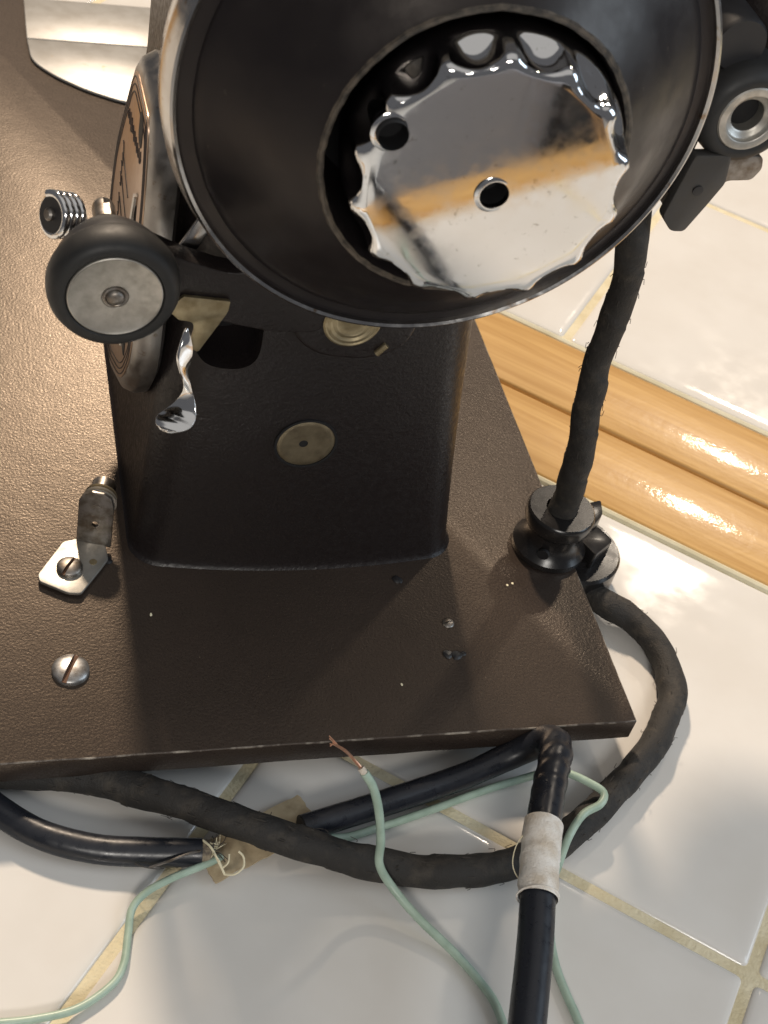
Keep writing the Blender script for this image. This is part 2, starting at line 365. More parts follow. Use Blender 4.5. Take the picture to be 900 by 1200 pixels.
# ------------------------------------------------------------------ the sewing machine
sm = empty('sewing_machine', (-8, 18, ZC))
tag(sm, 'old brown crinkle painted sewing machine seen from its handwheel end', 'sewing machine')
bedm = box(-17.8, 0, 0, 37.4, -0.74, 0)
bmesh.ops.subdivide_edges(bedm, edges=[e for e in bedm.edges if abs((e.verts[0].co - e.verts[1].co).x) > 5 or abs((e.verts[0].co - e.verts[1].co).y) > 5], cuts=40)
for v in bedm.verts:
    if v.co.z > -.1 and (v.co.y < .01 or v.co.x > -.01): v.co.z -= .01 * abs(noise.noise(v.co * 1.3))
    if v.co.y < .01: v.co.y += .02 * noise.noise(v.co * .9)
es = [e for e in bedm.edges if len(e.link_faces) == 2 and e.calc_face_angle(0) > 1.0]
nf = set(f.index for f in bedm.faces)
bmesh.ops.bevel(bedm, geom=es, offset=.038, segments=2, profile=.5, affect='EDGES')
for f in bedm.faces:
    n_ = f.normal
    if sorted(abs(c) for c in n_)[1] > .2 and n_.z > 0: f.material_index = 1
bed = mk('bed', bedm, [M['enamel'], M['worn_edge']], sm, ang=50)
mk('underframe', box(-15.0, -3.2, 9.5, 34, ZC + .0, -0.82, .1), M['black'], bed)
# raised bead around the pillar's foot
# slide plate and needle plate
mk('slide_plate', prism(rnd([(-14.2, 33.85), (-14.1, 32.2), (-13.35, 31.2), (-12.2, 30.25), (-10.9, 29.55), (-9.0, 29.2), (-5, 29.6), (-3.6, 33.85)], [0, .5, .5, .5, .5, .5, 2, 0]), 'z', 0.02, 0.13, 0.04), M['plate'], bed)
mk('needle_plate', prism([(-14.2, 33.92), (-3.6, 33.92), (-3.6, 37.3), (-14.2, 37.3)], 'z', 0.02, 0.12, 0.03), M['plate'], bed)

def section(z, x0, x1, y0, y1, rc, bulge, n=10):
    pts = []
    def arc(cx, cy, a0, a1):
        for k in range(n + 1):
            a = a0 + (a1 - a0) * k / n; pts.append([cx + rc * math.cos(a), cy + rc * math.sin(a)])
    arc(x0 + rc, y0 + rc, PI, 1.5 * PI)
    for k in range(1, 16): pts.append([x0 + rc + (x1 - x0 - 2 * rc) * k / 16, y0])
    arc(x1 - rc, y0 + rc, 1.5 * PI, 2 * PI)
    arc(x1 - rc, y1 - rc, 0, .5 * PI)
    arc(x0 + rc, y1 - rc, .5 * PI, PI)
    cx = (x0 + x1) / 2; hw = (x1 - x0) / 2
    for p in pts:
        if p[1] < (y0 + y1) / 2:
            p[1] -= bulge * max(0, 1 - ((p[0] - cx) / hw) ** 2) * (1 if p[1] < y0 + rc * 1.01 else 0)
    return [Vector((p[0], p[1], z)) for p in pts]
secs = []
for z in [0.004, .06, .13, .25, .5, 1, 2, 3, 4, 5, 6, 7, 8, 9, 10, 11, 12, 13, 14.5, 16]:
    f = 0.09 * math.exp(-z / .08)
    k = min(z, 10)
    x0 = -12.55 + .055 * k; x1 = -3.60 - .165 * k + .004 * k * k
    secs.append(section(z, x0 - f, x1 + f, 6.15 - f, 16.2 + f, 0.75 + .03 * k, 0.42))
pill = loft(secs)
pill = cut(pill, [prism(rnd([(-11.62, 8.9), (-11.62, 6.9), (-10.12, 6.9), (-10.12, 8.9)], .74, 8), 'y', 5.0, 7.6)])
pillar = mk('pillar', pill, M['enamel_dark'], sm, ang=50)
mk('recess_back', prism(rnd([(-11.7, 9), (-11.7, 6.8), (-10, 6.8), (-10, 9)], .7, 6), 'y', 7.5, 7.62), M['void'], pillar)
# arm above, running back from the pillar
def arm_sec(y, g):
    x0, x1, z0, z1 = -11.15 + g, -4.6 - g, 11.3 + g, 18.4 - g; r = 2.2; pts = []
    for cx, cz, a in ((x0 + r, z0 + r, PI), (x1 - r, z0 + r, 1.5 * PI), (x1 - r, z1 - r, 0), (x0 + r, z1 - r, .5 * PI)):
        for k in range(9):
            t = a + k / 8 * PI / 2; pts.append(Vector((cx + r * math.cos(t), y, cz + r * math.sin(t))))
    return pts
mk('arm', loft([arm_sec(y, g) for y, g in ((5.6, .5), (6.2, .1), (8, 0), (14, .2), (24, .5), (36, .3), (36.4, .8))]), M['enamel'], sm, ang=50)

# round cover on the pillar's end face
cv = mk('cover_disc', cut(lathe([(0, .74), (.04, .74), (.06, .71), (.055, .60), (.045, 0)], (-8.62, 5.76, 4.66), (0, -1, 0), 48), [lathe([(-.1, .115), (.5, .115)], (-8.68, 5.76, 4.66), (0, -1, 0), 16)]), M['old_brass'], pillar)
mk('pin_hole', lathe([(0, .115), (.02, .115)], (-8.68, 5.74, 4.66), (0, -1, 0), 16), M['void'], cv)
mk('cover_ring', lathe([(0, .74), (.06, .74), (.06, .80), (0, .80)], (-8.62, 5.75, 4.66), (0, -1, 0), 48, cap=False), M['void'], cv)
# boss with a second disc and a small oval pin under the wheel
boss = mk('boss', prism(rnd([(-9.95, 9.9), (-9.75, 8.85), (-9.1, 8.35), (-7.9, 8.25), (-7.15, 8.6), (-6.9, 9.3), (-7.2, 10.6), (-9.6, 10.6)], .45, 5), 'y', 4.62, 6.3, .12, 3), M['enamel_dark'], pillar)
mk('boss_disc', lathe([(0, .66), (.10, .66), (.12, .62), (.10, .58), (.12, .5), (.09, .44), (.11, .36), (.08, .30), (.10, .2), (.08, 0)], (-8.50, 4.64, 9.40), (0, -1, 0), 48), M['brass'], boss)
mk('oval_pin', tube([(-7.78, 4.60, 8.50), (-7.58, 4.60, 8.76)], .085, 12, .05), M['brass'], boss)

# bobbin winder: arm, wheel with rubber tyre, spindle
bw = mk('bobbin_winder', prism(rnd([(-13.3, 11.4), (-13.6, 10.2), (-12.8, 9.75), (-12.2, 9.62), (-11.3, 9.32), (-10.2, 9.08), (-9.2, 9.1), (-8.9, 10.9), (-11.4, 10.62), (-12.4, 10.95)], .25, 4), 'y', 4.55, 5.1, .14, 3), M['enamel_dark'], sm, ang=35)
BO = (-13.88, 0, 11.12); Y = (0, 1, 0)
def at(y): return (BO[0], y, BO[2])
mk('tyre', lathe([(3.06, .93), (3.0, .97), (2.99, 1.08), (3.06, 1.20), (3.22, 1.28), (3.38, 1.305), (3.56, 1.30), (3.70, 1.25), (3.78, 1.15), (3.8, .95)], at(0), Y, 72), M['rubber'], bw)
mk('wheel_disc', lathe([(3.05, .93), (3.01, .92), (3.0, .90), (3.02, .86), (3.02, .27), (3.04, .25), (3.04, 0)], at(0), Y, 64), M['nickel'], bw)
mk('rivet', lathe([(3.04, .245), (3.0, .24), (2.99, .20), (3.01, .175), (2.97, .165), (2.93, .12), (2.92, .05), (2.92, 0)], at(0), Y, 32), M['steel'], bw)
mk('hub', lathe([(3.7, 1.10), (3.78, 1.19), (4.0, 1.14), (4.3, 1.0), (4.6, .82), (4.85, .62), (5.05, .45), (5.25, .37), (5.35, .33), (5.35, 0)], at(0), Y, 40), M['black'], bw)
sp = lathe([(4.9, .24), (6.0, .24), (6.1, .22), (6.18, .15), (6.2, 0)], at(0), Y, 32)
sp = cut(sp, [box(BO[0] - .02, BO[0] + .12, 5.25, 6.12, BO[2] + .12, BO[2] + .5)])
mk('spindle', sp, M['steel'], bw, ang=30)
hel = []
ax = Vector((.80, .45, -.30)).normalized(); _, hu, hv = frame(ax); hc = Vector((-14.98, 5.28, 11.42))
for i in range(4 * 24 + 1):
    a = 2 * PI * i / 24; hel.append(hc + ax * (i / 24 * .15) + (hu * math.cos(a) + hv * math.sin(a)) * (.42 - .012 * i / 24))
mk('spring', tube(hel, .085, 10, smoothp=False), M['chrome'], bw)
mk('spring_core', lathe([(-.02, .36), (.02, .36), (.03, .3), (.6, .3)], hc, ax, 24), M['black'], bw)
mk('spring_bolt', lathe([(-.12, .0), (-.12, .09), (-.08, .13), (.1, .14), (.7, .14)], hc, ax, 20), M['steel'], bw)

# latch bracket and chrome lever
mk('latch_bracket', prism(rnd([(-12.62, 9.75), (-12.30, 10.1), (-11.30, 10.0), (-11.32, 9.72), (-11.86, 8.60), (-12.07, 8.74), (-12.00, 9.22), (-12.04, 9.42), (-12.2, 9.46), (-12.35, 9.48)], [.04, .04, .04, .08, .08, .05, .06, .1, .06, .03], 4), 'y', 4.42, 4.52, .02), M['brass'], bw, ang=30)
def ribbon(secs, th):
    """secs: (centre, half-width vector) along a bent sheet; th thickness"""
    cs_ = smooth_path([s[0] for s in secs], .06); ws = smooth_path([s[1] for s in secs], .06)
    # resample widths to the same count
    n = len(cs_); bm = bmesh.new(); R = []
    for i, c in enumerate(cs_):
        f = i / (n - 1) * (len(secs) - 1); k = min(int(f), len(secs) - 2); t = f - k
        # arc-length-free interpolation: nearest section by distance
        d = [(c - Vector(s[0])).length for s in secs]; k = min(range(len(d)), key=lambda q: d[q])
        if k == len(d) - 1 or (k > 0 and d[k - 1] < d[k + 1]): k -= 1
        t = d[k] / (d[k] + d[k + 1] + 1e-9)
        wv = Vector(secs[k][1]) * (1 - t) + Vector(secs[k + 1][1]) * t
        tg = (cs_[min(i + 1, n - 1)] - cs_[max(i - 1, 0)]).normalized(); nn = tg.cross(wv).normalized() * th / 2
        R.append([bm.verts.new(q) for q in (c - wv - nn, c + wv - nn, c + wv + nn, c - wv + nn)])
    for A, B in zip(R, R[1:]):
        for i in range(4): bm.faces.new((A[i], A[(i + 1) % 4], B[(i + 1) % 4], B[i]))
    bm.faces.new(R[0]); bm.faces.new(R[-1][::-1]); bmesh.ops.recalc_face_normals(bm, faces=bm.faces)
    return bev(bm, .015, 2, 40)
def sheet(pairs, th):
    def cr(P, m=6):
        P = [Vector(p) for p in P]; Q = [P[0] * 2 - P[1]] + P + [P[-1] * 2 - P[-2]]; out = []
        for i in range(1, len(Q) - 2):
            p0, p1, p2, p3 = Q[i - 1:i + 3]
            for k in range(m):
                t = k / m; out.append(0.5 * ((2 * p1) + (p2 - p0) * t + (2 * p0 - 5 * p1 + 4 * p2 - p3) * t * t + (3 * p1 - p0 - 3 * p2 + p3) * t ** 3))
        return out + [P[-1]]
    Lp = cr([p[0] for p in pairs]); Rp = cr([p[1] for p in pairs]); bm = bmesh.new(); R = []
    for i in range(len(Lp)):
        a = min(i + 1, len(Lp) - 1); b = max(i - 1, 0)
        tg = ((Lp[a] + Rp[a]) - (Lp[b] + Rp[b])).normalized(); nn = tg.cross(Rp[i] - Lp[i]).normalized() * th / 2
        R.append([bm.verts.new(q) for q in (Lp[i] - nn, Rp[i] - nn, Rp[i] + nn, Lp[i] + nn)])
    for A, B in zip(R, R[1:]):
        for i in range(4): bm.faces.new((A[i], A[(i + 1) % 4], B[(i + 1) % 4], B[i]))
    bm.faces.new(R[0]); bm.faces.new(R[-1][::-1]); bmesh.ops.recalc_face_normals(bm, faces=bm.faces)
    return bev(bm, .012, 2, 50)
mk('lever', sheet([((-12.182,4.400,9.301),(-12.146,4.400,9.302)), ((-12.290,4.200,9.044),(-12.022,4.300,8.826)), ((-12.354,4.050,8.745),(-12.049,4.250,8.463)), ((-12.279,4.000,8.456),(-12.097,4.150,8.258)), ((-12.198,4.000,8.168),(-12.009,4.050,7.980)), ((-12.163,4.050,7.832),(-11.903,3.950,7.723)), ((-12.276,4.100,7.489),(-11.863,3.800,7.508)), ((-12.498,4.000,7.328),(-11.881,3.650,7.316)), ((-12.695,3.850,7.261),(-12.019,3.500,7.201)), ((-12.720,3.700,7.146),(-12.244,3.450,7.146)), ((-12.595,3.600,7.086),(-12.507,3.450,7.173))], .08), M['chrome'], bw, ang=50)

# badge on the pillar's front (left in the picture)
BX = -12.95
bpoly = [(6.75, 12.95), (9.5, 12.75), (12.2, 9.2), (13.0, 7.0), (12.9, 3.0), (11.0, 2.75), (8.0, 4.45), (6.55, 6.5), (6.45, 11.6)]
bpr = rnd(bpoly, [.4, .7, 1, 1, 1.2, .9, 1.2, .8, .5], 6)
def inset(P, c, k): return [(c[0] + (p[0] - c[0]) * k, c[1] + (p[1] - c[1]) * k) for p in P]
bc = (9.5, 7.9)
bm = bmesh.new(); rings = []
for x, k in ((-12.25, 1.0), (-12.35, 1.06), (-12.6, 1.07), (-12.85, 1.035), (BX, 0.985)):
    rings.append([bm.verts.new((x, p[0], p[1])) for p in inset(bpr, bc, k)])
for A, B in zip(rings, rings[1:]):
    for i in range(len(A)): bm.faces.new((A[i], A[(i + 1) % len(A)], B[(i + 1) % len(A)], B[i]))
bm.faces.new(rings[-1]); bm.faces.new(rings[0][::-1]); bmesh.ops.recalc_face_normals(bm, faces=bm.faces)
badge = mk('badge', bm, M['badge_rim'], pillar, ang=35)
mk('face', prism(inset(bpr, bc, .955), 'x', BX - .03, BX + .05, .01), M['badge'], badge, ang=30)
FX = BX - .035
def bline(P, r=.022, closed=False):
    Q = [(FX, p[0], p[1]) for p in P]
    if closed: Q.append(Q[0])
    return tube(Q, r, 6, .3, smoothp=not closed)
lines = [bline(inset(bpr, bc, k), .018, True) for k in (.93, .89, .85)]
mk('border_line', join(*lines), M['badge_dark'], badge)
sq = []
def squig(a, b, amp, n, r=.018):
    P = []; a = Vector(a); b = Vector(b); d = (b - a); nn = Vector((-d.y, d.x)).normalized()
    rr = random.Random(int(n * 91 + a.x * 10))
    for i in range(n * 4 + 1):
        t = i / (n * 4); P.append(a + d * t + nn * amp * (1 if i % 4 == 1 else -1 if i % 4 == 3 else 0) * rr.uniform(.5, 1.2) + d.normalized() * (.12 if i % 4 == 2 else 0))
    return tube([(FX, p.x, p.y) for p in P], r, 5, .05)
sq.append(squig((10.2, 11.0), (7.5, 11.35), .20, 9)); sq.append(squig((10.9, 8.6), (10.6, 9.9), .15, 4)); sq.append(squig((11.1, 6.8), (10.9, 8.3), .15, 5)); sq.append(squig((11.3, 5.3), (11.2, 6.5), .15, 4))
for k in range(7):
    sq.append(bline([(10.55 + .1 * k, 9.6 - .65 * k), (9.2 + .12 * k, 9.3 - .7 * k)], .02))
mk('engraving', join(*sq), M['badge_dark'], badge)
mk('lever_slot', prism(rnd([(7.6, 10.2), (8.0, 10.2), (8.3, 5.6), (7.8, 5.6)], .2, 4), 'x', FX - .01, FX + .03), M['void'], badge)
mk('oval_window', prism(rnd([(7.5, 12.3), (8.1, 12.3), (8.2, 11.5), (7.6, 11.5)], .28, 5), 'x', FX - .01, FX + .03), M['void'], badge)
mk('pointer', tube([(BX - .06, 7.65, 10.4), (BX - .10, 8.0, 8.5), (BX - .06, 8.1, 5.8)], .07, 8, .2), M['worn_bed_tinted_chrome'], badge)
mk('stitch_lever', ribbon([((-11.6, 5.3, 12.0), (.15, 0, -.1)), ((-11.9, 5.3, 11.3), (.15, 0, -.1)), ((-12.3, 5.2, 10.6), (.15, 0, -.1))], .12), M['worn_bed_tinted_chrome'], pillar)

# handwheel
WX, WZ = -7.652, 15.0735
def wc(y=0): return (WX, y, WZ)
rj = lambda t, a, r: r * (1 + .0022 * noise.noise(Vector((math.cos(t) * 9, math.sin(t) * 9, a * 3))))
hw = mk('handwheel', lathe([(5.6, 1.2), (5.6, 2.4), (5.0, 4.6), (4.6, 5.2), (4.12, 5.25), (4.10, 5.18), (4.06, 5.02), (4.04, 4.97), (3.96, 4.93), (3.80, 4.74), (3.55, 4.42), (3.1, 4.0), (2.72, 3.6), (2.45, 3.25), (2.28, 3.02), (2.20, 2.93), (2.22, 2.86), (2.35, 2.80), (5.3, 2.75), (5.3, 1.2)], wc(), Y, 160, rj, cap=False), M['wheel_black'], sm, ang=28)
mk('rim', lathe([(4.15, 5.24), (4.02, 5.27), (3.985, 5.33), (4.02, 5.38), (4.12, 5.40), (4.5, 5.50), (4.9, 5.50), (5.1, 5.42), (5.1, 5.17)], wc(), Y, 200, cap=False), M['worn_bed_tinted_chrome'], hw, ang=35)
mk('well_lip', lathe([(2.22, 2.97), (2.16, 2.94), (2.15, 2.89), (2.20, 2.84)], wc(), Y, 200, lambda t, a, r: r * (1 + .008 * noise.noise(Vector((math.cos(t) * 14, math.sin(t) * 14, a * 8)))), cap=False), mat('chipped_lip', (0.10, 0.08, 0.06), 0.6, col2=(0.03, 0.025, 0.02), cs=5, bump=.5, bs=12), hw)
mk('well_floor', lathe([(5.25, 2.76), (5.2, 0)], wc(), Y, 48), M['void'], hw)
# chrome clamp knob with scooped grip
NL = 14; KT = math.radians(-7)
def kr(t, a, r): return r
bm = bmesh.new(); rings = []; segs = NL * 16
prof = [(1.24, 0.0, 0), (1.24, .8, 0), (1.24, 1.6, 0), (1.24, 2.05, 0), (1.24, 2.20, .06), (1.242, 2.30, .25), (1.26, 2.40, .50), (1.30, 2.48, .80)]
prof += [(1.36 + .1 * k, 2.52 + .01 * k, max(0, 1 - ((1.36 + .1 * k - 1.46) / .62) ** 2) ** .8) for k in range(11)] + [(2.9, 2.62, 0), (2.9, 0, 0)]
kn_d = Vector((math.sin(KT), -math.cos(KT), 0)); kn_u = Vector((math.cos(KT), math.sin(KT), 0)); kn_v = Vector((0, 0, 1)); kc = Vector(wc(1.24))
for y, r, g in prof:
    if r == 0: rings.append([bm.verts.new(kc - kn_d * (y - 1.24))]); continue
    R = []
    for i in range(segs):
        t = 2 * PI * i / segs; uu = ((t * NL / (2 * PI) + .3) % 1) * 2 - 1; q = max(0, 1 - (uu / .82) ** 2) ** .8       # 1 in the middle of a scoop
        rr = r - .225 * g * q
        R.append(bm.verts.new(kc - kn_d * (y - 1.24) + (kn_u * math.cos(t) + kn_v * math.sin(t)) * rr))
    rings.append(R)
for A, B in zip(rings, rings[1:]):
    for i in range(segs):
        j = (i + 1) % segs
        if len(A) == 1: bm.faces.new((A[0], B[i], B[j]))
        elif len(B) == 1: bm.faces.new((A[i], B[0], A[j]))
        else: bm.faces.new((A[i], B[i], B[j], A[j]))
bmesh.ops.recalc_face_normals(bm, faces=bm.faces)
H1 = (-7.55, 1.24, 14.96); H2 = (-9.60, 1.24, 15.94)
bm = cut(bm, [lathe([(-.3, .27), (1.0, .27)], H1, Y, 40), lathe([(-.6, .28), (1.3, .28)], H2, Y, 40)])
knob = mk('clamp_knob', bm, M['chrome_face'], hw, ang=40)
for h, r in ((H1, .27), (H2, .28)):
    k = 1 if h is H1 else 1
    yy = 1.24 + (h[0] - WX) * math.tan(KT) * 1
    mk('hole_rim', lathe([(yy + .30 - 1.24, r), (yy - 1.24 + .02, r - .005), (yy - 1.24 - .02, r + .01), (yy - 1.24 - .022, r + .05), (yy - 1.24 + .01, r + .10)], (h[0], 1.24, h[2]), Y, 48, cap=False), M['chrome'], knob)
    mk('hole_shade_sleeve', lathe([(.10, r - .006), (.56, r - .006)], (h[0], 1.24, h[2]), Y, 40, cap=False), M['void'], knob)  # black sleeve over the chrome, painting the shade inside the hole
    mk('hole_bottom', lathe([(.55, r), (.6, 0)], (h[0], 1.24, h[2]), Y, 24), M['void'], knob)

# motor at the top right with its friction roller and bracket
mo = mk('motor', lathe([(6.4, 0), (6.4, 1.6), (6.9, 2.9), (7.8, 3.4), (15, 3.4), (16, 2.6), (16, 0)], (1.4, 0, 17.0), Y, 64), M['enamel_dark'], sm)
RO = (-.62, 0, 14.68)
mk('friction_roller', lathe([(5.02, .72), (4.98, .80), (5.0, .92), (5.1, 1.05), (5.3, 1.12), (6.0, 1.16), (6.4, 1.1), (6.6, .9), (6.6, .3)], RO, Y, 64, cap=False), M['rubber'], mo)
mk('roller_ring', lathe([(5.5, .36), (5.18, .37), (5.14, .41), (5.12, .49), (5.08, .52), (5.0, .54), (4.98, .57), (4.98, .71), (5.02, .745)], RO, Y, 64, cap=False), M['nickel'], mo)
mk('roller_bore', lathe([(5.45, .37), (5.47, 0)], RO, Y, 32), M['void'], mo)
mk('roller_shaft', lathe([(6.3, .3), (9, .3)], RO, Y, 24), M['steel'], mo)
mk('bracket', prism(rnd([(-1.56, 13.75), (-1.68, 12.9), (-1.78, 12.15), (-1.45, 11.80), (-1.12, 11.80), (-.82, 12.5), (-.58, 13.1), (-.7, 13.8)], .10, 4), 'y', 5.0, 5.3, .05), M['cast_grey'], mo, ang=30)
mk('gap_shade_block', prism(rnd([(-2.75, 14.4), (-2.75, 12.9), (-2.35, 12.55), (-1.5, 12.6), (-1.4, 14.4)], .1, 4), 'y', 5.32, 6.2, .06), M['black'], mo, ang=30)  # black block added to fill the shadow gap left of the bracket
mk('block_screw', lathe([(0, .13), (.06, .13), (.09, .09), (.09, 0)], (-2.0, 5.3, 13.2), (0, -1, 0), 20), M['steel'], mo)
mk('bracket_pin', lathe([(0, .12), (.04, .12), (.05, 0)], (-1.2, 5.0, 12.9), (0, -1, 0), 16), M['black'], mo)
mk('bracket_rib', prism(rnd([(-1.35, 11.85), (-1.0, 11.9), (-.35, 12.95), (.25, 13.0), (.4, 13.3), (.3, 13.6), (-.4, 13.6)], .1, 4), 'y', 5.36, 6.3, .08), M['steel'], mo, ang=30)
mk('mount_boss', lathe([(5.5, 0), (5.5, .55), (5.6, .6), (7, .62)], (-1.2, 0, 16.05), Y, 32), M['black'], mo)
mk('motor_bridge', box(-4.6, 0.6, 9, 13, 13.2, 16.5, .5), M['enamel_dark'], mo)

# terminal bushing at the bed's edge
BU = (-.62, 6.25, 0)
bu = mk('cord_bushing', lathe([(-.05, 1.0), (.05, 1.08), (.22, 1.08), (.34, .98), (.5, .86), (.75, .80), (.95, .82), (1.08, .94), (1.2, .985), (1.48, .99), (1.56, .97), (1.60, .93), (1.60, .46), (1.5, .43), (.8, .42)], BU, (0, 0, 1), 64, cap=False), M['bakelite'], sm, ang=35)
mk('bushing_bore', lathe([(.9, .45), (.85, 0)], BU, (0, 0, 1), 24), M['void'], bu)
mk('set_screw', lathe([(0, .0), (0, .17), (.1, .17)], (BU[0] - .55, BU[1] - .82, .55), (.55, .82, 0), 20), M['void'], bu)
pg = mk('plug_body', lathe([(-1.55, .9), (-1.5, 1.1), (-1.35, 1.25), (-1.3, 1.40), (-1.22, 1.45), (-.45, 1.45), (-.36, 1.38), (-.34, .8), (-.2, .8), (-.15, 0)], (.42, 6.55, 0), (0, 0, 1), 64), M['bakelite'], bu, ang=35)
mk('plug_lug', prism(rnd([(.35, 7.0), (.9, 7.55), (1.45, 7.7), (1.3, 7.1), (.8, 6.6)], .12, 4), 'z', -.4, .42, .08), M['bakelite'], bu, ang=30)
mk('plug_lug', prism(rnd([(.3, 6.3), (1.05, 6.75), (1.35, 6.15), (.6, 5.6)], .12, 4), 'z', -.4, .30, .08), M['bakelite'], bu, ang=30)

# angle bracket with tension discs, screws and specks on the bed
tb = mk('thread_bracket', prism(rnd([(-15.03, 5.62), (-14.33, 6.75), (-13.95, 6.85), (-13.25, 6.70), (-13.2, 6.1), (-13.42, 5.75), (-13.98, 4.92), (-14.3, 4.95), (-15.0, 5.38)], .08, 4), 'z', .10, .20, .025), M['nickel'], sm, ang=30)
def up(u, h): # point on the upright plate
    a = Vector((-13.98, 6.80, .16)); b = Vector((-13.10, 6.55, .16)); return a.lerp(b, u) + Vector((.02, .10, 1)) * h
q = [up(0, 0), up(1, 0), up(1, 1.35), up(.92, 1.62), up(.7, 1.76), up(.35, 1.76), up(.1, 1.62), up(0, 1.4)]
bm = bmesh.new(); nn = Vector((.27, .96, 0)) * .05
A = [bm.verts.new(p - nn) for p in q]; B = [bm.verts.new(p + nn) for p in q]; bm.faces.new(A); bm.faces.new(B[::-1])
for i in range(len(q)): bm.faces.new((A[i], B[i], B[(i + 1) % len(q)], A[(i + 1) % len(q)]))
bmesh.ops.recalc_face_normals(bm, faces=bm.faces); bev(bm, .02, 2)
hp = up(.5, .72); bm = cut(bm, [lathe([(-.3, .09), (.3, .09)], hp, nn, 16)])
mk('upright', bm, M['steel'], tb, ang=30)
mk('stud_end', lathe([(.045, 0), (.045, .0), (.05, .14), (.0, .14)], up(.5, 1.25), -nn, 20), M['steel'], tb)
td = up(.55, 1.35)
for k in range(3): mk('tension_disc', lathe([(.06 + .13 * k, 0), (.06 + .13 * k, .30), (.10 + .13 * k, .46 - .02 * k), (.14 + .13 * k, .30), (.14 + .13 * k, 0)], td, nn, 32), M['nickel'] if k < 2 else M['old_brass'], tb)
mk('tension_nut', lathe([(.45, .0), (.45, .3), (.75, .32), (.8, .26), (.8, 0)], td, nn, 24), M['steel'], tb)
slotted((-14.22, 5.78, .2), (0, 0, 1), .34, .2, 1.0, 'bracket_screw', M['steel'], tb, slot_m=M['rust'])
mk('small_hole', lathe([(0, .10), (.012, .10), (.012, 0)], (-13.6, 5.98, .2), (0, 0, 1), 16), M['brass'], tb)
slotted((-14.38, 2.58, 0.0), (0, 0, 1), .46, .22, 1.15, 'bed_screw', M['screw'], bed, slot_m=M['rust'], slotw=.14)
slotted((-4.34, 3.57, -.02), (0, 0, 1), .17, .07, .4, 'small_screw', M['steel'], bed)
for (x, y, r) in ((-4.62, 2.5, .13), (-4.38, 2.45, .14), (-4.2, 2.5, .08), (-5.42, 5.18, .14), (-13.2, 6.2, .13)):
    b = bmesh.new(); bmesh.ops.create_icosphere(b, subdivisions=2, radius=r)
    for v in b.verts:
        v.co *= 1 + .5 * noise.noise(v.co * 9 + Vector((x, y, 0))); v.co.z *= .35; v.co += Vector((x, y, .01))
    mk('paint_chip', b, M['black'], bed)
for (x, y) in ((-12.25, 4.28), (-2.1, 4.9), (-2.27, 4.84), (-6.1, 1.6)):
    b = bmesh.new(); bmesh.ops.create_icosphere(b, subdivisions=1, radius=.034)
    for v in b.verts: v.co *= 1 + .8 * noise.noise(v.co * 60 + Vector((x, y, 0))); v.co.z *= .3; v.co.y *= 1.5; v.co += Vector((x, y, .01))
    mk('paint_fleck', b, M['thread'], bed)

# ------------------------------------------------------------------ cords and wires
def lump(seed, wrap=.035, pitch=1.1, big=.05):
    def f(s, a, p):
        ph = (s / pitch + a / (2 * PI)) % 1
        return 1 + big * noise.noise(Vector((s * 1.1, math.cos(a) * .8 + seed, math.sin(a) * .8))) * 2 + wrap * (ph - .5) + .03 * noise.noise(p * 3)
    return f
up_c = mk('wrapped_cord', tube([(-.62, 6.25, .9), (-.63, 6.2, 2.05), (-.84, 6.05, 3.7), (-1.20, 5.95, 5.55), (-1.47, 5.9, 7.28), (-1.60, 5.7, 8.9), (-1.78, 5.5, 10.2), (-2.05, 5.4, 11.3), (-2.1, 6.2, 12.6), (-1.5, 7.6, 13.6)], lambda s: max(.345, .43 - .013 * s) + .002 * s, 26, .06, lump(1, .09, 1.9, .06)), M['cloth_cord'], None)
tag(up_c, 'black cloth wrapped cord hanging from the motor into the bushing ring', 'cord')
LOOP = [(0.1, 6.2, -1.0), (0.75, 5.4, -1.05), (1.2, 4.7, -1.0), (1.75, 4.3, -1.08), (2.177, 3.471, -1.184), (2.251, 2.380, -1.184), (1.816, 1.159, -1.184), (0.678, -0.173, -1.184), (-0.894, -1.459, -1.184), (-2.300, -2.421, -1.184), (-3.512, -2.976, -1.184), (-4.798, -3.179, -1.184), (-6.306, -3.096, -1.175), (-7.536, -2.791, -1.138), (-8.979, -2.402, -0.814), (-10.339, -1.820, -0.675), (-11.837, -1.015, -0.768), (-13.169, -0.256, -0.953), (-14.335, 0.206, -1.045), (-15.713, 0.447, -1.091), (-18.358, 0.789, -1.138), (-25.296, -0.044, -1.184)]
lp = mk('wrapped_cord', tube(LOOP, .40, 22, .08, lump(5, .07, 1.7, .09)), M['cloth_cord'], None)
tag(lp, 'black cloth wrapped cord looping round the bed corner across the tiles', 'cord')
def fuzz(P, r, count, seed, par, lo=0.0, hi=1.0):
    pts = smooth_path(P, .1); q = random.Random(seed); out = None
    for k in range(count):
        i = int(len(pts) * (lo + (hi - lo) * q.random())); i = max(1, min(len(pts) - 2, i)); p = pts[i]; t = (pts[i + 1] - pts[i - 1]).normalized()
        d = Vector((q.uniform(-1, 1), q.uniform(-1, 1), q.uniform(-.3, 1))); d = (d - t * d.dot(t)).normalized()
        l = q.uniform(.03, .09); b = p + d * r * .98
        x = tube([b, b + d * l * .6 + t * q.uniform(-.1, .1), b + d * l + t * q.uniform(-.2, .2)], .008, 4, .1)
        if out is None: out = x
        else: out = join(out, x)
    tag(mk('stray_fibre', out, M['fibre'], par), kind='stuff')
M['fibre'] = mat('dark_fibre', (0.05, 0.043, 0.036), 0.9)
fuzz([(-.84, 6.05, 3.7), (-1.20, 5.95, 5.55), (-1.47, 5.9, 7.28), (-1.60, 5.7, 8.9), (-1.78, 5.5, 10.2), (-2.05, 5.4, 11.3)], .36, 90, 4, up_c)
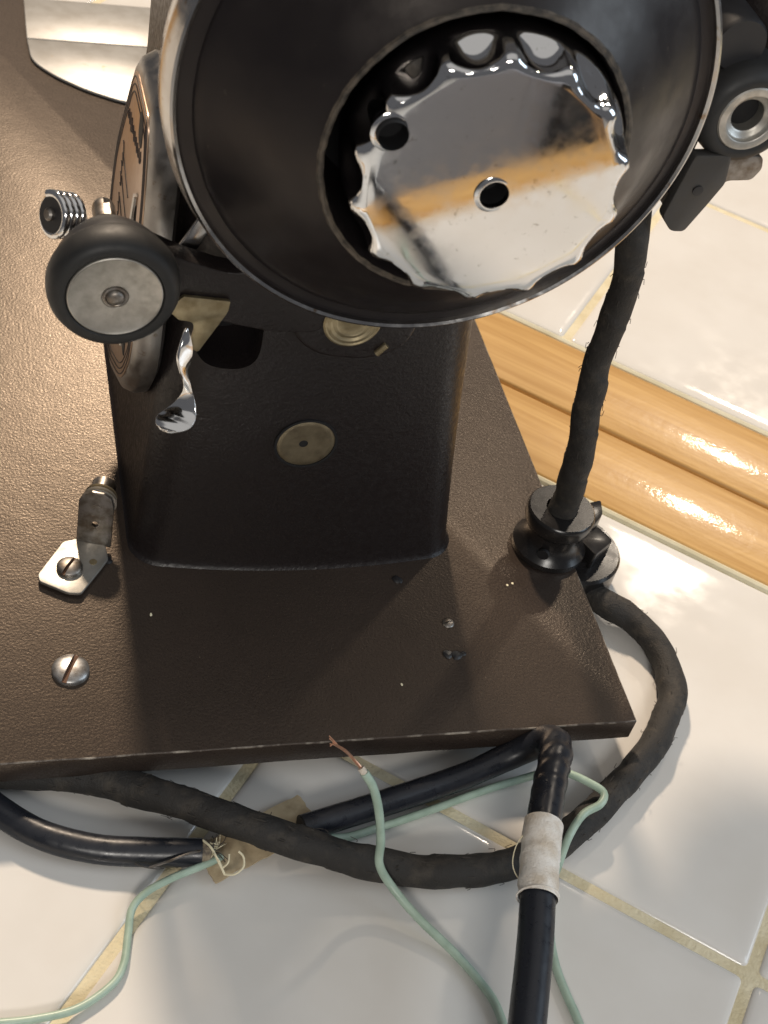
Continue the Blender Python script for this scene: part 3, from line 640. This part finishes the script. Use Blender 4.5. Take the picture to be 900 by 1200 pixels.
fuzz(LOOP, .40, 230, 9, lp, 0, .75)
def crease(s, a, p): return 1 + .012 * math.sin(s * 9) * noise.noise(Vector((s, 0, 3))) + .02 * noise.noise(p * 2)
CAB = [(-23.446, 2.731, -1.249), (-19.283, 2.176, -1.249), (-17.267, 0.706, -1.249), (-16.129, -0.460, -1.249), (-15.195, -1.191, -1.249), (-14.057, -1.662, -1.249), (-12.901, -1.866, -1.249), (-11.597, -2.023, -1.230)]
cb = mk('vinyl_cable', tube(CAB, .345, 20, .12, crease), M['vinyl'], None)
tag(cb, 'black smooth cable with a frayed cut end beneath the wrapped cord', 'cable')
fz = [lathe([(0, .28), (.1, .31), (.22, .28), (.3, .16), (.33, 0)], (-11.606, -2.023, -1.230), (.99, -.12, 0), 20, lambda t, a, r: r * (1 + .25 * noise.noise(Vector((t * 3, a * 9, 1)))))]
mk('frayed_lining', join(*fz), mat('frayed_fibre', (0.30, 0.25, 0.18), 0.9, col2=(0.12, 0.1, 0.08), cs=7, bump=.9, bs=20), cb)
def thr(P, r, m, par): return mk('loose_thread', tube(P, r, 6, .05), m, par)
E0 = Vector((-11.421, -2.125, -1.091))
thr([E0 + Vector(p) for p in ((-.15, .25, .15), (0, 0, .22), (.15, -.35, .12), (.28, -.55, -.1))], .030, M['thread'], cb)
thr([E0 + Vector(p) for p in ((.28, -.55, -.1), (.5, -.62, .0), (.7, -.52, .12), (.72, -.3, .2), (.62, -.18, .25))], .028, M['thread'], cb)
thr([E0 + Vector(p) for p in ((.2, -.45, 0), (.35, -.4, .15), (.4, -.2, .2))], .022, M['thread'], cb)
rr = random.Random(3)
for k in range(16):
    a = rr.uniform(-1.4, 1.4); l = rr.uniform(.2, .55)
    thr([E0 + Vector((0, rr.uniform(-.2, .2), rr.uniform(-.2, .2))), E0 + Vector((l * .5 * math.cos(a), l * .5 * math.sin(a), rr.uniform(-.1, .3))), E0 + Vector((l * math.cos(a + .4), l * math.sin(a + .4), rr.uniform(-.3, .2)))], .010, M['thread'] if k % 2 else M['core'], cb)
thr([(-12.855, -2.375, -1.091), (-12.438, -2.338, -0.953), (-11.976, -2.217, -0.906), (-11.606, -2.125, -0.953)], .035, M['steel'], cb)
thr([(-13.178, -2.217, -1.138), (-12.993, -2.402, -0.999), (-12.716, -2.449, -1.045), (-12.531, -2.402, -1.138)], .012, M['core'], cb)

tp = bmesh.new(); R = []
A0 = Vector((-11.560, -2.282, -1.341)); B0 = Vector((-8.785, -1.015, -1.341)); dd = (B0 - A0); pp = Vector((-dd.y, dd.x, 0)).normalized()
nu, nv = 30, 10
for i in range(nu + 1):
    row = []
    for j in range(nv + 1):
        u = i / nu; v = j / nv - .5; p = A0 + dd * u + pp * v * (1.06 + .08 * noise.noise(Vector((u * 7, 0, 0))))
        p += dd.normalized() * (.12 * noise.noise(Vector((v * 6, u > .5, 2)))) * (1 if i in (0, nu) else 0)
        p.z += .09 * noise.noise(p * 1.6) + .05 * noise.noise(p * 5) - .5 * v * v * .5
        row.append(tp.verts.new(p))
    R.append(row)
for i in range(nu):
    for j in range(nv): tp.faces.new((R[i][j], R[i + 1][j], R[i + 1][j + 1], R[i][j + 1]))
geo = bmesh.ops.extrude_face_region(tp, geom=tp.faces[:])
for v in geo['geom']:
    if isinstance(v, bmesh.types.BMVert): v.co.z -= .05
bmesh.ops.recalc_face_normals(tp, faces=tp.faces)
tag(mk('tape_strip', tp, M['mask_tape'], None), 'tan brittle tape strip lying under the crossing black cord', 'tape')

T1 = [(-9.108, -1.635, -1.184), (-6.944, -1.117, -1.184), (-4.807, -0.580, -1.138), (-3.558, -0.247, -0.906), (-2.865, -0.201, -0.444), (-2.559, -0.460, 0.019), (-2.726, -1.015, 0.343), (-3.281, -2.032, 0.620), (-4.002, -3.512, 0.805), (-4.502, -4.854, 0.805), (-4.974, -6.213, 0.712), (-5.612, -7.841, 0.620), (-6.185, -9.349, 0.527), (-6.2, -12.3, -0.1), (-5.2, -15.5, -1.0), (-4.6, -18.2, -1.23), (-5.0, -20.2, -1.23), (-6.1, -22.5, -1.2), (-7.3, -24.4, -1.15), (-8.3, -25.9, -1.4), (-9.2, -27.2, -3.0), (-9.7, -28.0, -7.0), (-10, -28.2, -14)]
def t1r(s):
    return .335 if s < 5 else (.335 + .08 * min(1, (s - 5) / 2)) * (1 - .38 * max(0, min(1, (s - 19) / 4)))
def wrk(s, a, p):
    k = math.exp(-((s - 8.3) / 1.4) ** 2)
    return 1 + .05 * k * math.sin(s * 11 + 3 * noise.noise(Vector((s * 1.3, math.cos(a), math.sin(a)))) + math.sin(a) * 2) + .015 * noise.noise(p * 2)
tb1 = mk('vinyl_cable', tube(T1, t1r, 22, .08, wrk), M['vinyl'], None)
tag(tb1, 'black smooth cable folded back sharply and wrapped in cloth tape', 'cable')
TW = [(-3.891, -3.263, 0.796), (-4.067, -3.651, 0.805), (-4.298, -4.299, 0.805), (-4.483, -4.807, 0.805), (-4.594, -5.113, 0.786)]
tw = mk('tape_wrap', tube(TW, .445, 32, .05, lambda s, a, p: 1 + .07 * ((a / (2 * PI) + s * .55) % 1) + .05 * noise.noise(p * 3) + .02 * noise.noise(p * 9) + .05 * math.exp(-((s - .95 - .12 * math.sin(a)) / .07) ** 2), cap=False), M['tape'], tb1)
mk('tape_edge', tube([Vector((-4.58, -5.07, .786)) + Vector((.48 * math.cos(t) * .96, -.48 * math.cos(t) * .26 + .0, .48 * math.sin(t))) for t in [i * 2 * PI / 40 for i in range(41)]], .02, 8, smoothp=False), M['tape'], tb1)
mk('tape_fibre', tube([(-4.298, -3.374, 0.897), (-4.715, -3.744, 0.851), (-4.900, -4.160, 0.712), (-4.853, -4.576, 0.712), (-4.668, -4.946, 0.851)], .014, 6, .06), M['thread'], tb1)
mk('cut_core', lathe([(0, .30), (.03, .28), (.03, 0)], (-9.108, -1.635, -1.184), (-.97, -.24, 0), 16), M['core'], tb1)


gw = 'green insulated wires'
WB = [(-8.304, -2.310, 2.100), (-8.063, -2.467, 1.730), (-7.850, -2.698, 1.082), (-7.702, -2.985, 0.250), (-7.638, -3.189, -0.472), (-7.305, -3.549, -0.953), (-6.768, -4.234, -1.249), (-6.084, -5.057, -1.434), (-5.621, -5.853, -1.461), (-5.381, -6.500, -1.461), (-5.353, -7.407, -1.461), (-5.492, -8.443, -1.461), (-5.871, -11.606, -1.461), (-5.6, -16.5, -1.48), (-5.9, -19.5, -1.48), (-6.4, -22.0, -1.48)]
b_ = mk('green_wire', tube(WB, .105, 14, .08, crease), M['green'], None)
tag(b_, 'pale green wire with bare copper tip standing before the bed edge', 'wire', gw)
mk('copper_tip', join(*[tube([(-8.997, -1.736, 2.489), (-8.72, -1.921 + .02 * k, 2.424), (-8.498, -2.134, 2.285 + .02 * k), (-8.294, -2.319, 2.1)], .028, 6, .05) for k in (-1, 0, 1)], *[tube([(-8.95 + .03 * k, -1.78, 2.49), (-9.06, -1.70 + .05 * k, 2.53 + .03 * k)], .014, 5, .05) for k in (-2, -1, 1, 2)]), M['copper'], b_)
mk('clear_collar', tube([(-8.387, -2.236, 2.192), (-8.294, -2.319, 2.081)], .085, 12, .05), M['tape'], b_)
WA = [(-23.446, -4.669, -1.471), (-19.283, -5.039, -1.471), (-17.295, -5.390, -1.471), (-16.434, -5.483, -1.471), (-15.565, -5.501, -1.471), (-14.677, -5.381, -1.471), (-13.918, -4.946, -1.471), (-13.604, -4.493, -1.471), (-13.447, -3.790, -1.471), (-13.308, -3.198, -1.415), (-12.947, -2.856, -1.323), (-12.392, -2.634, -1.230), (-11.883, -2.467, -1.212), (-11.421, -2.310, -1.212), (-11.143, -2.171, -1.230)]
tag(mk('green_wire', tube(WA, .092, 14, .08, crease), M['green'], None), 'pale green wire curling from the frayed cable end to lower left', 'wire', gw)
WC = [(-9.062, -1.736, -1.323), (-8.119, -1.820, -1.461), (-7.221, -1.653, -1.461), (-5.806, -1.292, -1.461), (-4.326, -0.867, -1.461), (-3.105, -0.626, -1.369), (-2.485, -0.682, -1.045), (-2.162, -0.959, -0.675), (-1.681, -1.357, -0.582), (-1.375, -1.709, -0.564), (-1.560, -2.023, -0.582), (-2.088, -2.245, -0.629), (-2.633, -2.782, -0.629), (-2.957, -3.281, -0.953), (-3.253, -3.836, -1.369), (-3.549, -4.826, -1.471), (-3.669, -5.686, -1.471), (-3.623, -6.435, -1.471), (-3.540, -7.166, -1.471), (-3.521, -8.350, -1.471), (-4.021, -12.531, -1.471)]
tag(mk('green_wire', tube(WC, .105, 14, .08, crease), M['green'], None), 'pale green wire following the folded black cable and kinked beside it', 'wire', gw)
